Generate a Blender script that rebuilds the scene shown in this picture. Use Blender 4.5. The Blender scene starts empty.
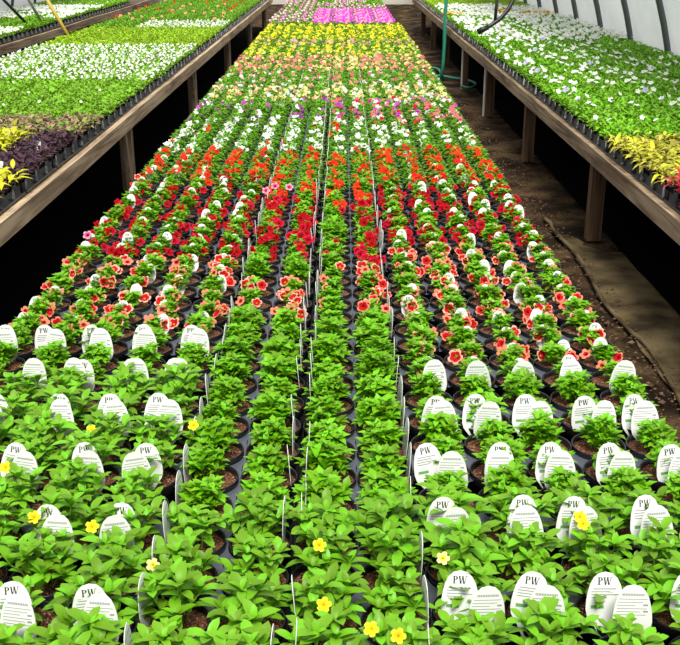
import bpy, math, random
import numpy as np
from mathutils import Vector, Matrix

random.seed(7)
rng = np.random.default_rng(7)
C = bpy.context.scene.collection
PI = math.pi

# ------------------------------------------------------------------ camera
TH = math.radians(20.6)
ST, CT = math.sin(TH), math.cos(TH)
F = 1018.6
CAMZ = 1.65
RIM = 0.644                      # height of the pot rims
HR = CAMZ - RIM
P = 0.115                        # pot pitch
YAW = math.radians(0.16)
cam_d = bpy.data.cameras.new('camera')
cam = bpy.data.objects.new('camera', cam_d)
C.objects.link(cam)
cam.location = (0, 0, CAMZ)
cam.rotation_euler = (PI / 2 - TH, 0, YAW)
cam_d.sensor_width = 36
cam_d.lens = 36 * F / 680
cam_d.clip_start = 0.05
cam_d.clip_end = 200
bpy.context.scene.camera = cam
MW = Matrix.Translation(cam.location) @ cam.rotation_euler.to_matrix().to_4x4()
MI = MW.inverted()


def proj(p):
    q = MI @ Vector(p)
    z = max(-q.z, 1e-3)
    return 340 + F * q.x / z, 322.5 - F * q.y / z, -q.z


def ray_to_z(px, py, zz):
    d = MW.to_3x3() @ Vector(((px - 340) / F, (322.5 - py) / F, -1))
    t = (zz - CAMZ) / d.z
    return Vector((0, 0, CAMZ)) + d * t


def at_depth(px, py, z):
    return MW @ Vector(((px - 340) / F * z, (322.5 - py) / F * z, -z))


def row_y(k):
    v = (1764 + 98.3 * k) * 1e-6
    return (v * F * HR / CT - HR * ST) / CT


# ------------------------------------------------------------------ materials
def mat(name, base, rough=0.6, spec=0.4, var=None, noise=None, transl=0.0, bump=None, island=0.0, objvar=0.0, metallic=0.0, coords='Object'):
    m = bpy.data.materials.new(name)
    m.use_nodes = True
    nt = m.node_tree
    n = nt.nodes
    L = nt.links
    b = n['Principled BSDF']
    b.inputs['Base Color'].default_value = (*base, 1)
    b.inputs['Roughness'].default_value = rough
    b.inputs['Metallic'].default_value = metallic
    b.inputs['Specular IOR Level'].default_value = spec
    col = None
    tc = n.new('ShaderNodeTexCoord')
    if noise:
        nz = n.new('ShaderNodeTexNoise')
        nz.inputs['Scale'].default_value = noise[0]
        nz.inputs['Detail'].default_value = noise[1]
        L.new(tc.outputs[coords], nz.inputs['Vector'])
        cr = n.new('ShaderNodeValToRGB')
        els = cr.color_ramp.elements
        stops = noise[2]
        els[0].position, els[0].color = stops[0][0], (*stops[0][1], 1)
        els[1].position, els[1].color = stops[-1][0], (*stops[-1][1], 1)
        for pos, c in stops[1:-1]:
            e = els.new(pos)
            e.color = (*c, 1)
        L.new(nz.outputs['Fac'], cr.inputs['Fac'])
        col = cr.outputs['Color']
    if island or objvar:
        hs = n.new('ShaderNodeHueSaturation')
        if col is None:
            hs.inputs['Color'].default_value = (*base, 1)
        else:
            L.new(col, hs.inputs['Color'])
        geo = n.new('ShaderNodeNewGeometry')
        oi = n.new('ShaderNodeObjectInfo')
        a = n.new('ShaderNodeMath'); a.operation = 'MULTIPLY_ADD'
        a.inputs[1].default_value = island
        a.inputs[2].default_value = 1 - island / 2 - objvar / 2
        L.new(geo.outputs['Random Per Island'], a.inputs[0])
        a2 = n.new('ShaderNodeMath'); a2.operation = 'MULTIPLY_ADD'
        a2.inputs[1].default_value = objvar
        L.new(oi.outputs['Random'], a2.inputs[0])
        L.new(a.outputs[0], a2.inputs[2])
        L.new(a2.outputs[0], hs.inputs['Value'])
        h = n.new('ShaderNodeMath'); h.operation = 'MULTIPLY_ADD'
        h.inputs[1].default_value = island * 0.035
        h.inputs[2].default_value = 0.5 - island * 0.0175
        L.new(geo.outputs['Random Per Island'], h.inputs[0])
        L.new(h.outputs[0], hs.inputs['Hue'])
        col = hs.outputs['Color']
    if col is not None:
        L.new(col, b.inputs['Base Color'])
    if bump:
        nb = n.new('ShaderNodeTexNoise')
        nb.inputs['Scale'].default_value = bump[0]
        nb.inputs['Detail'].default_value = 6
        L.new(tc.outputs[coords], nb.inputs['Vector'])
        bp = n.new('ShaderNodeBump')
        bp.inputs['Strength'].default_value = bump[1]
        bp.inputs['Distance'].default_value = bump[2]
        L.new(nb.outputs['Fac'], bp.inputs['Height'])
        L.new(bp.outputs['Normal'], b.inputs['Normal'])
    if transl:
        t = n.new('ShaderNodeBsdfTranslucent')
        t.inputs['Color'].default_value = (*base, 1)
        if col is not None:
            L.new(col, t.inputs['Color'])
        mx = n.new('ShaderNodeMixShader')
        mx.inputs['Fac'].default_value = transl
        L.new(b.outputs[0], mx.inputs[1])
        L.new(t.outputs[0], mx.inputs[2])
        L.new(mx.outputs[0], n['Material Output'].inputs['Surface'])
    return m


def leafmat(name, base, island=0.75, objvar=0.2, rough=0.42, transl=0.2):
    return mat(name, base, rough, 0.30, transl=transl, island=island, objvar=objvar)


M = {}
M['pet_leaf'] = leafmat('petunia_leaf', (0.165, 0.40, 0.013))
M['cal_leaf'] = leafmat('calibrachoa_leaf', (0.165, 0.42, 0.007))
M['stem'] = mat('green_stem', (0.20, 0.36, 0.05), 0.5)
M['pot'] = mat('black_pot_plastic', (0.014, 0.014, 0.016), 0.25, 0.5)
M['tray'] = mat('sky_sheen_tray_plastic', (0.085, 0.095, 0.118), 0.36, 0.5, bump=(30, 0.15, 0.004))  # blue-grey base paints the sky's sheen onto the black deck plastic
M['tray_highlight'] = mat('highlight_grey_tray_plastic', (0.024, 0.027, 0.034), 0.34, 0.5)  # greyer than the tray body: highlights on the teeth put into the colour
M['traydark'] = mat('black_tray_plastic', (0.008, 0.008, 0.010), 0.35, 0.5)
M['soil'] = mat('potting_soil', (0.12, 0.05, 0.025), 0.95, 0.1, noise=(260, 5, [(0.30, (0.025, 0.010, 0.006)), (0.48, (0.14, 0.055, 0.028)), (0.62, (0.30, 0.14, 0.075)), (0.70, (0.75, 0.62, 0.5))]), bump=(300, 0.9, 0.006))
M['tag'] = mat('white_tag_plastic', (0.90, 0.92, 0.88), 0.4, 0.4, transl=0.15)
M['ink'] = mat('black_ink', (0.012, 0.012, 0.012), 0.6)
M['greyink'] = mat('grey_ink', (0.30, 0.31, 0.31), 0.6)
M['greenink'] = mat('green_ink', (0.13, 0.36, 0.10), 0.6)
M['purpleink'] = mat('purple_ink', (0.30, 0.16, 0.62), 0.6)


def petal(name, c, transl=0.2, iv=0.25):
    M[name] = mat(name, c, 0.6, 0.08, transl=transl, island=iv, objvar=0.2)


petal('yellow_petal', (0.90, 0.62, 0.015))
petal('cream_petal', (0.90, 0.72, 0.30))
petal('lemon_petal', (0.85, 0.78, 0.05))
petal('white_petal', (0.88, 0.88, 0.84), iv=0.1)
petal('coral_edge', (0.80, 0.25, 0.16))
petal('pale_edge', (0.86, 0.44, 0.33))
petal('red_ring', (0.52, 0.008, 0.015))
petal('dark_red_petal', (0.38, 0.002, 0.008))
petal('crimson_petal', (0.58, 0.012, 0.06))
petal('orange_red_petal', (0.75, 0.035, 0.012))
petal('rose_petal', (0.80, 0.16, 0.22))
petal('salmon_petal', (0.80, 0.33, 0.24))
petal('pink_petal', (0.85, 0.14, 0.33))
petal('palepink_petal', (0.85, 0.40, 0.52))
petal('magenta_petal', (0.62, 0.07, 0.55))
petal('purple_petal', (0.30, 0.03, 0.30))
petal('dark_throat', (0.05, 0.004, 0.006))
petal('yellow_throat', (0.75, 0.45, 0.02))
M['bud'] = mat('pale_bud', (0.45, 0.55, 0.12), 0.5)


# ------------------------------------------------------------------ mesh builder
class MB:
    def __init__(s):
        s.v = []; s.f = []; s.m = []; s.n = 0; s.mats = []

    def mi(s, name):
        if name not in s.mats:
            s.mats.append(name)
        return s.mats.index(name)

    def add(s, verts, faces, matname):
        k = s.mi(matname) if isinstance(matname, str) else None
        verts = np.asarray(verts, float)
        s.v.append(verts)
        o = s.n
        for i, f in enumerate(faces):
            s.f.append([o + j for j in f])
            s.m.append(k if k is not None else s.mi(matname[i]))
        s.n += len(verts)

    def box(s, lo, hi, m, mtx=None, taper=None):
        x0, y0, z0 = lo; x1, y1, z1 = hi
        v = np.array([(x0, y0, z0), (x1, y0, z0), (x1, y1, z0), (x0, y1, z0), (x0, y0, z1), (x1, y0, z1), (x1, y1, z1), (x0, y1, z1)], float)
        if mtx is not None:
            v = xf(v, mtx)
        s.add(v, [(0, 3, 2, 1), (4, 5, 6, 7), (0, 1, 5, 4), (1, 2, 6, 5), (2, 3, 7, 6), (3, 0, 4, 7)], m)

    def tube(s, pts, r, m, seg=8, cap=True):
        pts = [Vector(p) for p in pts]
        rs = r if isinstance(r, (list, tuple)) else [r] * len(pts)
        vs = []
        ref = Vector((0, 0, 1))
        for i, p in enumerate(pts):
            d = (pts[min(i + 1, len(pts) - 1)] - pts[max(i - 1, 0)]).normalized()
            a = d.cross(ref)
            if a.length < 1e-3:
                a = d.cross(Vector((1, 0, 0)))
            a.normalize()
            b = d.cross(a)
            for j in range(seg):
                t = 2 * PI * j / seg
                vs.append(p + a * math.cos(t) * rs[i] + b * math.sin(t) * rs[i])
        fs = []
        for i in range(len(pts) - 1):
            for j in range(seg):
                k = (j + 1) % seg
                fs.append((i * seg + j, i * seg + k, (i + 1) * seg + k, (i + 1) * seg + j))
        if cap:
            fs.append(tuple(range(seg))[::-1])
            fs.append(tuple((len(pts) - 1) * seg + j for j in range(seg)))
        s.add([tuple(v) for v in vs], fs, m)

    def lathe(s, prof, m, seg=28, close_bottom=True):
        vs = []; fs = []
        for r, z in prof:
            for j in range(seg):
                a = 2 * PI * j / seg
                vs.append((r * math.cos(a), r * math.sin(a), z))
        for i in range(len(prof) - 1):
            for j in range(seg):
                k = (j + 1) % seg
                fs.append((i * seg + j, i * seg + k, (i + 1) * seg + k, (i + 1) * seg + j))
        if close_bottom:
            fs.append(tuple(range(seg))[::-1])
        s.add(vs, fs, m)

    def mesh(s, name, smooth=False):
        me = bpy.data.meshes.new(name)
        v = np.concatenate(s.v) if s.v else np.zeros((0, 3))
        me.from_pydata(v.tolist(), [], s.f)
        for n in s.mats:
            me.materials.append(M[n])
        me.polygons.foreach_set('material_index', s.m)
        if smooth:
            me.polygons.foreach_set('use_smooth', [True] * len(s.f))
        me.update()
        return me


def xf(v, mtx):
    a = np.array(mtx)
    return v @ a[:3, :3].T + a[:3, 3]


def basis(fwd, up, origin, scale=1.0):
    """4x4 numpy-able: local y -> fwd, local z -> up-ish, local x -> side"""
    f = Vector(fwd).normalized()
    u = Vector(up)
    x = f.cross(u)
    if x.length < 1e-4:
        x = f.cross(Vector((1, 0, 0)))
    x.normalize()
    z = x.cross(f)
    m = Matrix((x, f, z)).transposed() * scale
    m = m.to_4x4()
    m.translation = Vector(origin)
    return m


# ------------------------------------------------------------------ leaves
def leaf_template(ratio, peak=0.62, fold=0.25, curl=0.25, nl=5, tip=0.8):
    """unit leaf along +y, face up +z: (nl+1) x 3 grid"""
    vs = []; fs = []
    for i in range(nl + 1):
        t = i / nl
        if t <= peak:
            w = 0.10 + 0.90 * math.sin(t / peak * PI / 2) ** 1.1
        else:
            u = (t - peak) / (1 - peak)
            w = max(0.0, 1 - u ** 2) ** tip
        w = w * ratio / 2
        if i == nl:
            w = ratio * 0.02
        z = -curl * t * t + 0.10 * math.sin(t * PI)
        vs += [(-w, t, z + fold * w), (0, t, z), (w, t, z + fold * w)]
    for i in range(nl):
        a = i * 3
        fs += [(a, a + 1, a + 4, a + 3), (a + 1, a + 2, a + 5, a + 4)]
    return np.array(vs, float), fs


T_PET = [leaf_template(0.43, 0.60, 0.34, c, 6, 0.50) for c in (0.05, 0.25, 0.45)]
T_CAL = [leaf_template(0.50, 0.58, 0.35, c, 3, 0.55) for c in (0.05, 0.3)]
T_POINT = [leaf_template(0.42, 0.38, 0.3, c, 4, 1.2) for c in (0.3, 0.6)]
T_ROUND = [leaf_template(0.75, 0.5, 0.3, c, 2, 0.6) for c in (0.1, 0.35)]
T_FAR = leaf_template(0.5, 0.5, 0.3, 0.2, 2, 0.6)


def put_leaf(mb, tmpl, fwd, up, o, size, m):
    v, f = tmpl
    mb.add(xf(v, basis(fwd, up, o, size)), f, m)


def ang(a, e):
    return Vector((math.cos(a) * math.cos(e), math.sin(a) * math.cos(e), math.sin(e)))


def petunia_foliage(seed, scale=.86, dens=.78):
    r = random.Random(seed)
    mb = MB()
    n = int(14 * dens)
    for i in range(n):
        a = 2.4 * i + r.uniform(-.3, .3)
        q = math.sqrt((i + .5) / n)
        base = Vector((math.cos(a) * .022 * q, math.sin(a) * .022 * q, 0))
        top = Vector((math.cos(a) * .060 * q, math.sin(a) * .060 * q, (.076 - .038 * q * q + r.uniform(-.014, .016)))) * scale
        mid = base.lerp(top, .5) + Vector((0, 0, .01))
        pts = [base, mid, top]
        mb.tube(pts, [.0016, .0014, .0010], 'stem', 5, False)
        # leaves along the stem
        for j in range(4):
            t = .30 + .17 * j
            o = base.lerp(mid, t * 2) if t < .5 else mid.lerp(top, (t - .5) * 2)
            la = a + j * 2.1 + r.uniform(-.4, .4)
            put_leaf(mb, r.choice(T_PET), ang(la, r.uniform(.1, .6)), (0, 0, 1), o, r.uniform(.030, .044) * scale, 'pet_leaf')
        k0 = r.uniform(0, 6)
        for j in range(4):
            put_leaf(mb, r.choice(T_PET), ang(k0 + j * PI / 2 + r.uniform(-.3, .3), r.uniform(.40, 1.0)), (0, 0, 1), top, r.uniform(.034, .048) * scale, 'pet_leaf')
        for j in range(3):
            put_leaf(mb, r.choice(T_PET), ang(k0 + .7 + j * 2.1, r.uniform(.8, 1.25)), (0, 0, 1), top + Vector((0, 0, .003)), r.uniform(.020, .032) * scale, 'pet_leaf')
    return mb.mesh('petunia_foliage', True)


def calib_foliage(seed, rad=.034, hgt=.050, n=25, leafm='cal_leaf', size=.0215):
    r = random.Random(seed)
    mb = MB()
    for i in range(n):
        a = 2.4 * i + r.uniform(-.3, .3)
        q = math.sqrt((i + .5) / n)
        rr = rad * q * r.uniform(.85, 1.12)
        base = Vector((math.cos(a) * .014 * q, math.sin(a) * .014 * q, 0))
        top = Vector((math.cos(a) * rr, math.sin(a) * rr, hgt * (1 - .55 * q * q) + r.uniform(-.012, .010)))
        mid = base.lerp(top, .55) + Vector((0, 0, .006))
        mb.tube([base, mid, top], .0009, 'stem', 4, False)
        for j in range(5):
            t = .35 + .15 * j
            o = base.lerp(mid, t / .55) if t < .55 else mid.lerp(top, (t - .55) / .45)
            la = a + j * 2.3 + r.uniform(-.5, .5)
            put_leaf(mb, r.choice(T_CAL), ang(la, r.uniform(.1, .8)), (0, 0, 1), o, r.uniform(.8, 1.2) * size, leafm)
        k0 = r.uniform(0, 6)
        for j in range(5):
            put_leaf(mb, r.choice(T_CAL), ang(k0 + j * 1.257, r.uniform(.3, 1.1)), (0, 0, 1), top, r.uniform(.8, 1.2) * size, leafm)
    return mb.mesh('calibrachoa_foliage', True)


# ------------------------------------------------------------------ blossoms
def blossom_arr(R, mats, lobes=5, seg=20, ruffle=.06, depth=.5):
    """trumpet flower facing +z"""
    prof = [(0.04, -depth), (0.16, -.18), (0.42, -.02), (0.72, .05), (1.0, .04)]
    vs = []; fs = []; ms = []
    for i, (q, z) in enumerate(prof):
        for j in range(seg):
            a = 2 * PI * j / seg
            lob = abs(math.cos(lobes * a / 2))
            k = 1 - .20 * (1 - lob) ** 2 * (q ** 2) * 1.6
            vs.append((R * q * k * math.cos(a), R * q * k * math.sin(a), R * (z + ruffle * q * math.cos(lobes * a) + .03 * q * math.sin(3 * a))))
    for i in range(len(prof) - 1):
        for j in range(seg):
            k = (j + 1) % seg
            fs.append((i * seg + j, i * seg + k, (i + 1) * seg + k, (i + 1) * seg + j))
            ms.append(mats[i])
    return np.array(vs), fs, ms


def blossom_mesh(name, R, mats, **kw):
    mb = MB()
    v, f, m = blossom_arr(R, mats, **kw)
    mb.add(v, f, m)
    mb.tube([(0, 0, -R * .45), (0, R * .1, -R * 1.0), (0, R * .3, -R * 1.8)], [R * .10, R * .07, R * .05], 'stem', 6)
    return mb.mesh(name, True)


BL = {
    'yellow': [blossom_mesh('yellow_blossom', .017, ['yellow_throat', 'yellow_petal', 'yellow_petal', 'lemon_petal'])],
    'cream': [blossom_mesh('cream_blossom', .016, ['yellow_throat', 'lemon_petal', 'cream_petal', 'cream_petal'])],
    'coral': [blossom_mesh('coral_blossom', .0165, ['dark_throat', 'red_ring', 'red_ring', 'coral_edge']),
              blossom_mesh('coral_blossom', .0175, ['yellow_throat', 'red_ring', 'red_ring', 'pale_edge']),
              blossom_mesh('coral_blossom', .0160, ['dark_throat', 'red_ring', 'coral_edge', 'coral_edge'])],
    'darkred': [blossom_mesh('red_blossom', .0175, ['dark_throat', 'dark_red_petal', 'dark_red_petal', 'dark_red_petal']),
                blossom_mesh('red_blossom', .0170, ['dark_throat', 'dark_red_petal', 'dark_red_petal', 'crimson_petal'])],
    'orange': [blossom_mesh('orange_red_blossom', .0165, ['dark_throat', 'orange_red_petal', 'orange_red_petal', 'orange_red_petal']),
               blossom_mesh('orange_red_blossom', .0165, ['yellow_throat', 'red_ring', 'orange_red_petal', 'orange_red_petal'])],
    'white': [blossom_mesh('white_blossom', .018, ['yellow_throat', 'white_petal', 'white_petal', 'white_petal'])],
    'pink': [blossom_mesh('pink_blossom', .019, ['dark_throat', 'crimson_petal', 'pink_petal', 'palepink_petal'])],
}


# ------------------------------------------------------------------ pot, soil, tags
def pot_mesh():
    mb = MB()
    mb.lathe([(.036, 0), (.0375, .001), (.0480, .080), (.0530, .081), (.0545, .083), (.0553, .098), (.0556, .103), (.0551, .1045), (.0535, .1045), (.0522, .1030), (.0512, .096), (.0475, .086), (.046, .07)], 'pot', 30)
    return mb.mesh('pot', True)


def soil_mesh(seed):
    r = random.Random(seed)
    mb = MB()
    seg = 24
    vs = [(0, 0, .004)]
    fs = []
    for i, q in enumerate((.25, .5, .75, 1.0)):
        for j in range(seg):
            a = 2 * PI * j / seg
            vs.append((.0515 * q * math.cos(a), .0515 * q * math.sin(a), (.005 * (1 - q) + r.uniform(-.0016, .0016))))
    for j in range(seg):
        fs.append((0, 1 + j, 1 + (j + 1) % seg))
    for i in range(3):
        for j in range(seg):
            k = (j + 1) % seg
            fs.append((1 + i * seg + j, 1 + i * seg + k, 1 + (i + 1) * seg + k, 1 + (i + 1) * seg + j))
    mb.add(vs, fs, 'soil')
    return mb.mesh('soil', True)


def poly_P(x, z, h):
    """serif capital P as strips (list of quads in x,z)"""
    w = h * .17
    q = [((x + .10 * h, z), (x + .10 * h + w, z), (x + .10 * h + w, z + h), (x + .10 * h, z + h)),
         ((x, z), (x + .37 * h, z), (x + .37 * h, z + .06 * h), (x, z + .06 * h)),
         ((x, z + .94 * h), (x + .3 * h, z + .94 * h), (x + .3 * h, z + h), (x, z + h))]
    cx, cz = x + .30 * h, z + .735 * h
    n = 8
    for i in range(n):
        a0, a1 = -PI / 2 + PI * i / n, -PI / 2 + PI * (i + 1) / n
        o = lambda a, s, t: (cx + s * math.cos(a) * h, cz + t * math.sin(a) * h)
        q.append((o(a0, .17, .205), o(a0, .36, .265), o(a1, .36, .265), o(a1, .17, .205)))
    q.append(((x + .2 * h, z + .94 * h), (cx, z + .94 * h), (cx, z + h), (x + .2 * h, z + h)))
    q.append(((x + .2 * h, z + .47 * h), (cx, z + .47 * h), (cx, z + .53 * h), (x + .2 * h, z + .53 * h)))
    return q


def poly_W(x, z, h):
    def stroke(x0, z0, x1, z1, w):
        return ((x0, z0), (x0 + w, z0), (x1 + w, z1), (x1, z1))
    t, n = .17 * h, .07 * h
    q = [stroke(x + .30 * h - t * .6, z, x + .06 * h, z + h, t), stroke(x + .30 * h, z, x + .52 * h, z + h, n),
         stroke(x + .72 * h - t * .6, z, x + .46 * h, z + h, t), stroke(x + .72 * h, z, x + .98 * h, z + h, n)]
    for a in (0.0, .42 * h, .88 * h):
        q.append(((x + a, z + .94 * h), (x + a + .30 * h, z + .94 * h), (x + a + .30 * h, z + h), (x + a, z + h)))
    return q


def tag_mesh(purple=False):
    """plate in the x-z plane; front (lettered PW) faces -y, back (text lines) faces +y"""
    half = [(.004, -.055), (.0065, -.030), (.016, -.012), (.0285, .006), (.0310, .018), (.0302, .032), (.0280, .046), (.0245, .059), (.0190, .0700), (.0110, .0775), (.0, .0800)]
    out = half + [(-x, z) for x, z in half[-2::-1]]
    n = len(out)
    th = .0005
    mb = MB()
    vs = [(x, -th, z) for x, z in out] + [(x, th, z) for x, z in out]
    fs = [tuple(range(n)), tuple(range(2 * n - 1, n - 1, -1))]
    fs += [(i, i + n, (i + 1) % n + n, (i + 1) % n) for i in range(n)]
    mb.add(vs, fs, 'tag')

    def quad(q, y, m, flip=False):
        v = [((-x if flip else x), y, z) for x, z in q]
        mb.add(v, [(0, 1, 2, 3)], m)

    def rect(x0, x1, z0, z1, y, m, flip=False):
        quad(((x0, z0), (x1, z0), (x1, z1), (x0, z1)), y, m, flip)
    yf, yb = -th - .0002, th + .0002
    h = .0125
    for q in poly_P(-.0125, .0585, h):
        quad(q, yf, 'ink')
    for q in poly_W(-.0035, .0585, h):
        quad(q, yf, 'ink')
    if purple:
        rect(-.021, .021, .030, .054, yf, 'purpleink')
    else:
        for i, (a, b) in enumerate(((-.019, .017), (-.022, .008), (-.022, .019), (-.022, .003))):
            z = .051 - i * .0048
            rect(a, b, z, z + .0016, yf, 'greyink')
    rect(-.0225, -.002, .019, .0245, yf, 'greenink')
    # back: bar code band and lines of small print
    for i in range(26):
        x = -.0175 + i * .00135
        rect(x, x + (.0010 if i % 3 else .0006), .0615, .0655, yb, 'greyink', True)
    for i, (a, b) in enumerate(((-.022, .022), (-.024, .016), (-.025, .004), (-.025, .022), (-.025, .012), (-.024, .020), (-.022, .006))):
        z = .0555 - i * .0052
        rect(a, b, z, z + .0011, yb, 'greyink', True)
    for z in (.0345, .045):
        rect(.016, .0235, z, z + .0030, yb, 'greyink', True)
    return mb.mesh('plant_tag')


POT = pot_mesh()
SOIL = [soil_mesh(i) for i in range(3)]
TAG = tag_mesh()
TAGP = tag_mesh(True)
PETF = [petunia_foliage(10 + i, random.uniform(.80, .92)) for i in range(8)]
CALF = [calib_foliage(30 + i) for i in range(8)]
CALF_S = [calib_foliage(50 + i, .028, .039, 16, size=.020) for i in range(6)]     # smaller, in flower


# ------------------------------------------------------------------ object helpers
def link(name, me, parent=None, loc=(0, 0, 0), rot=(0, 0, 0), scale=None):
    o = bpy.data.objects.new(name, me)
    C.objects.link(o)
    if parent is not None:
        o.parent = parent
    o.location = loc
    o.rotation_euler = rot
    if scale:
        o.scale = (scale, scale, scale) if not isinstance(scale, tuple) else scale
    return o


def tagp(o, label=None, cat=None, group=None, kind=None):
    if label:
        o['label'] = label
    if cat:
        o['category'] = cat
    if group:
        o['group'] = group
    if kind:
        o['kind'] = kind
    return o


def empty(name, loc, rz=0.0):
    return link(name, None, None, loc, (0, 0, rz))


ONES = ['zeroth', 'first', 'second', 'third', 'fourth', 'fifth', 'sixth', 'seventh', 'eighth', 'ninth', 'tenth', 'eleventh', 'twelfth', 'thirteenth', 'fourteenth', 'fifteenth', 'sixteenth', 'seventeenth', 'eighteenth', 'nineteenth']
TENS = {2: ('twentieth', 'twenty'), 3: ('thirtieth', 'thirty'), 4: ('fortieth', 'forty'), 5: ('fiftieth', 'fifty'), 6: ('sixtieth', 'sixty')}


def ordn(n):
    if n < 20:
        return ONES[n]
    t, u = divmod(n, 10)
    return TENS[t][0] if u == 0 else TENS[t][1] + '-' + ONES[u]


# ------------------------------------------------------------------ pot layout
COLX = [-7.49 + i * 1.035 for i in range(5)] + [-2.31, -1.28, -0.256, 0.753] + [1.745 + i * 1.0 for i in range(5)]
COLX = [c * P for c in COLX]
BLOCK = ['L'] * 5 + ['M1', 'M1', 'M2', 'M2'] + ['R'] * 5
K0, K1 = -5, 97


def koff(b):
    return .24 if b == 'R' else 0.0


def spec_for(b, col, y, r):
    """what grows in the pot whose rim shows at picture row y: (kind, colour, number of blossoms)"""
    u = r.random()
    if b == 'L':
        if y > 392: return ('petunia', None, 0)
        if y > 345: return ('calib', None, 0)
        if y > 262: return ('calibs', 'coral', r.randint(3, 6))
        if y > 188: return ('calibs', 'darkred', r.randint(3, 6))
        if y > 160: return ('calibs', 'orange', r.randint(4, 6))
    elif b == 'M1':
        if y > 522: return ('petunia', None, 0)
        if y > 330: return ('calib', None, 0)
        if y > 282: return ('calibs', 'coral', r.randint(4, 7) if col == 6 else r.randint(1, 4))
        if y > 250: return ('calib', 'darkred', r.choice((0, 1, 2)))
        if y > 205: return ('calib', 'darkred', r.randint(3, 6))
        if y > 160: return ('calib', 'orange', r.randint(2, 5))
    elif b == 'M2':
        if y > 522: return ('petunia', None, 0)
        if y > 322: return ('calib', None, 0)
        if y > 272: return ('calib', 'coral', r.randint(3, 5) if col == 8 else r.choice((0, 0, 1)))
        if y > 215: return ('calib', 'darkred', r.randint(3, 6) if col == 8 else r.choice((0, 0, 1)))
        if y > 160: return ('calib', 'orange', r.randint(2, 4))
    else:
        if y > 522: return ('petunia', None, 0)
        if y > 385: return ('calib', None, 0)
        if y > 372: return ('calibs', 'coral', r.choice((0, 1, 2)))
        if y > 248: return ('calibs', 'coral', r.randint(2, 6))
        if y > 190: return ('calibs', 'darkred', r.randint(3, 6))
        if y > 152: return ('calibs', 'orange', r.randint(3, 6))
    # the further rows
    if y > 128: return ('far', ['white', 'white', 'white', 'white', 'orange'] if u < .7 else ['white'], r.choice((4, 5, 7)))
    if y > 104:
        if b == 'L': return ('far', ['white', 'magenta', 'purple'] if u < .6 else [], 4)
        if b == 'M1': return ('far', ['purple', 'magenta', 'white'] if u < .6 else [], 5)
        return ('far', ['rose', 'crimson', 'magenta', 'rose', 'white'], 7)
    if y > 90: return ('far', ['cream', 'cream', 'white', 'salmon'], 8 if u < .75 else 2)
    if y > 74:
        if b == 'M2': return ('far', ['rose', 'salmon'], 4 if u < .6 else 1)
        return ('far', ['white', 'palepink', 'rose'], 3 if u < .5 else 1)
    if y > 60: return ('far', ['salmon', 'cream', 'rose'] if b != 'M2' else ['cream', 'cream', 'salmon'], 8)
    if y > 49: return ('far', ['lemon', 'lemon', 'yellow', 'cream'], r.choice((3, 5, 7)))
    if y > 43: return ('far', ['salmon', 'palepink', 'lemon'], r.choice((3, 5, 7)))
    return ('far', ['lemon', 'yellow', 'lemon'], r.choice((4, 6, 8)))


slots = []
for k in range(K0, K1 + 1):
    for c in range(14):
        b = BLOCK[c]
        x, y = COLX[c], row_y(k + koff(b))
        px, py, _ = proj((x, y, RIM))
        pt = proj((x, y, RIM + .09))
        if px < -130 or px > 810 or pt[1] > 665:
            continue
        slots.append((k, c, b, x, y, px, py))

N_CAL = 300
pots = []
far_slots = []
ncal = 0
for s in slots:
    k, c, b, x, y, px, py = s
    r = random.Random(k * 101 + c)
    kind, colr, nb = spec_for(b, c, py, r)
    if kind == 'far' or (kind != 'petunia' and ncal >= N_CAL):
        if kind != 'far':
            colr = [colr] if colr else []
        far_slots.append((s, colr, nb, r))
        continue
    if kind != 'petunia':
        ncal += -60 < px < 740
    pots.append(dict(s=s, kind=kind, col=colr, nb=nb, r=r, extra=[]))

# single blossoms seen at known places
EXTRA = [('yellow', 90, 525), ('yellow', 320, 545), ('yellow', 324, 605), ('yellow', 371, 629), ('yellow', 398, 636), ('yellow', 183, 429), ('yellow', 5, 467), ('cream', 147, 560), ('yellow', 583, 524),
         ('yellow', 29, 520), ('yellow', 91, 430), ('cream', 443, 558), ('yellow', 580, 517), ('pink', 263, 191), ('pink', 275, 186), ('pink', 290, 187), ('pink', 77, 236), ('coral', 110, 178)]
for colr, ex, ey in EXTRA:
    w = ray_to_z(ex, ey, RIM + (.075 if ey > 350 else .05))
    best = min(pots, key=lambda q: (q['s'][3] - w.x) ** 2 + (q['s'][4] - w.y) ** 2)
    dd = w - Vector((best['s'][3], best['s'][4], w.z))
    lim = .022 if best['s'][1] == 0 else .055
    if dd.length > lim:
        w = w - dd * (1 - lim / dd.length)
    best['extra'].append((colr, w - Vector((best['s'][3], best['s'][4], RIM - .1045))))
PURPLE = set()
for ex, ey in ((469, 262), (503, 261)):
    w = ray_to_z(ex, ey, RIM + .02)
    best = min(pots, key=lambda q: (q['s'][3] - w.x) ** 2 + (q['s'][4] - w.y) ** 2)
    PURPLE.add(id(best))

LOOK = {None: 'leafy green calibrachoa', 'coral': 'coral-red calibrachoa', 'darkred': 'dark red calibrachoa', 'orange': 'orange-red calibrachoa'}
GRP = {None: 'green calibrachoa pots not yet in flower', 'coral': 'pots of coral-flowered calibrachoa', 'darkred': 'pots of dark red calibrachoa', 'orange': 'pots of orange-red calibrachoa'}
SOILZ = .092


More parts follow.
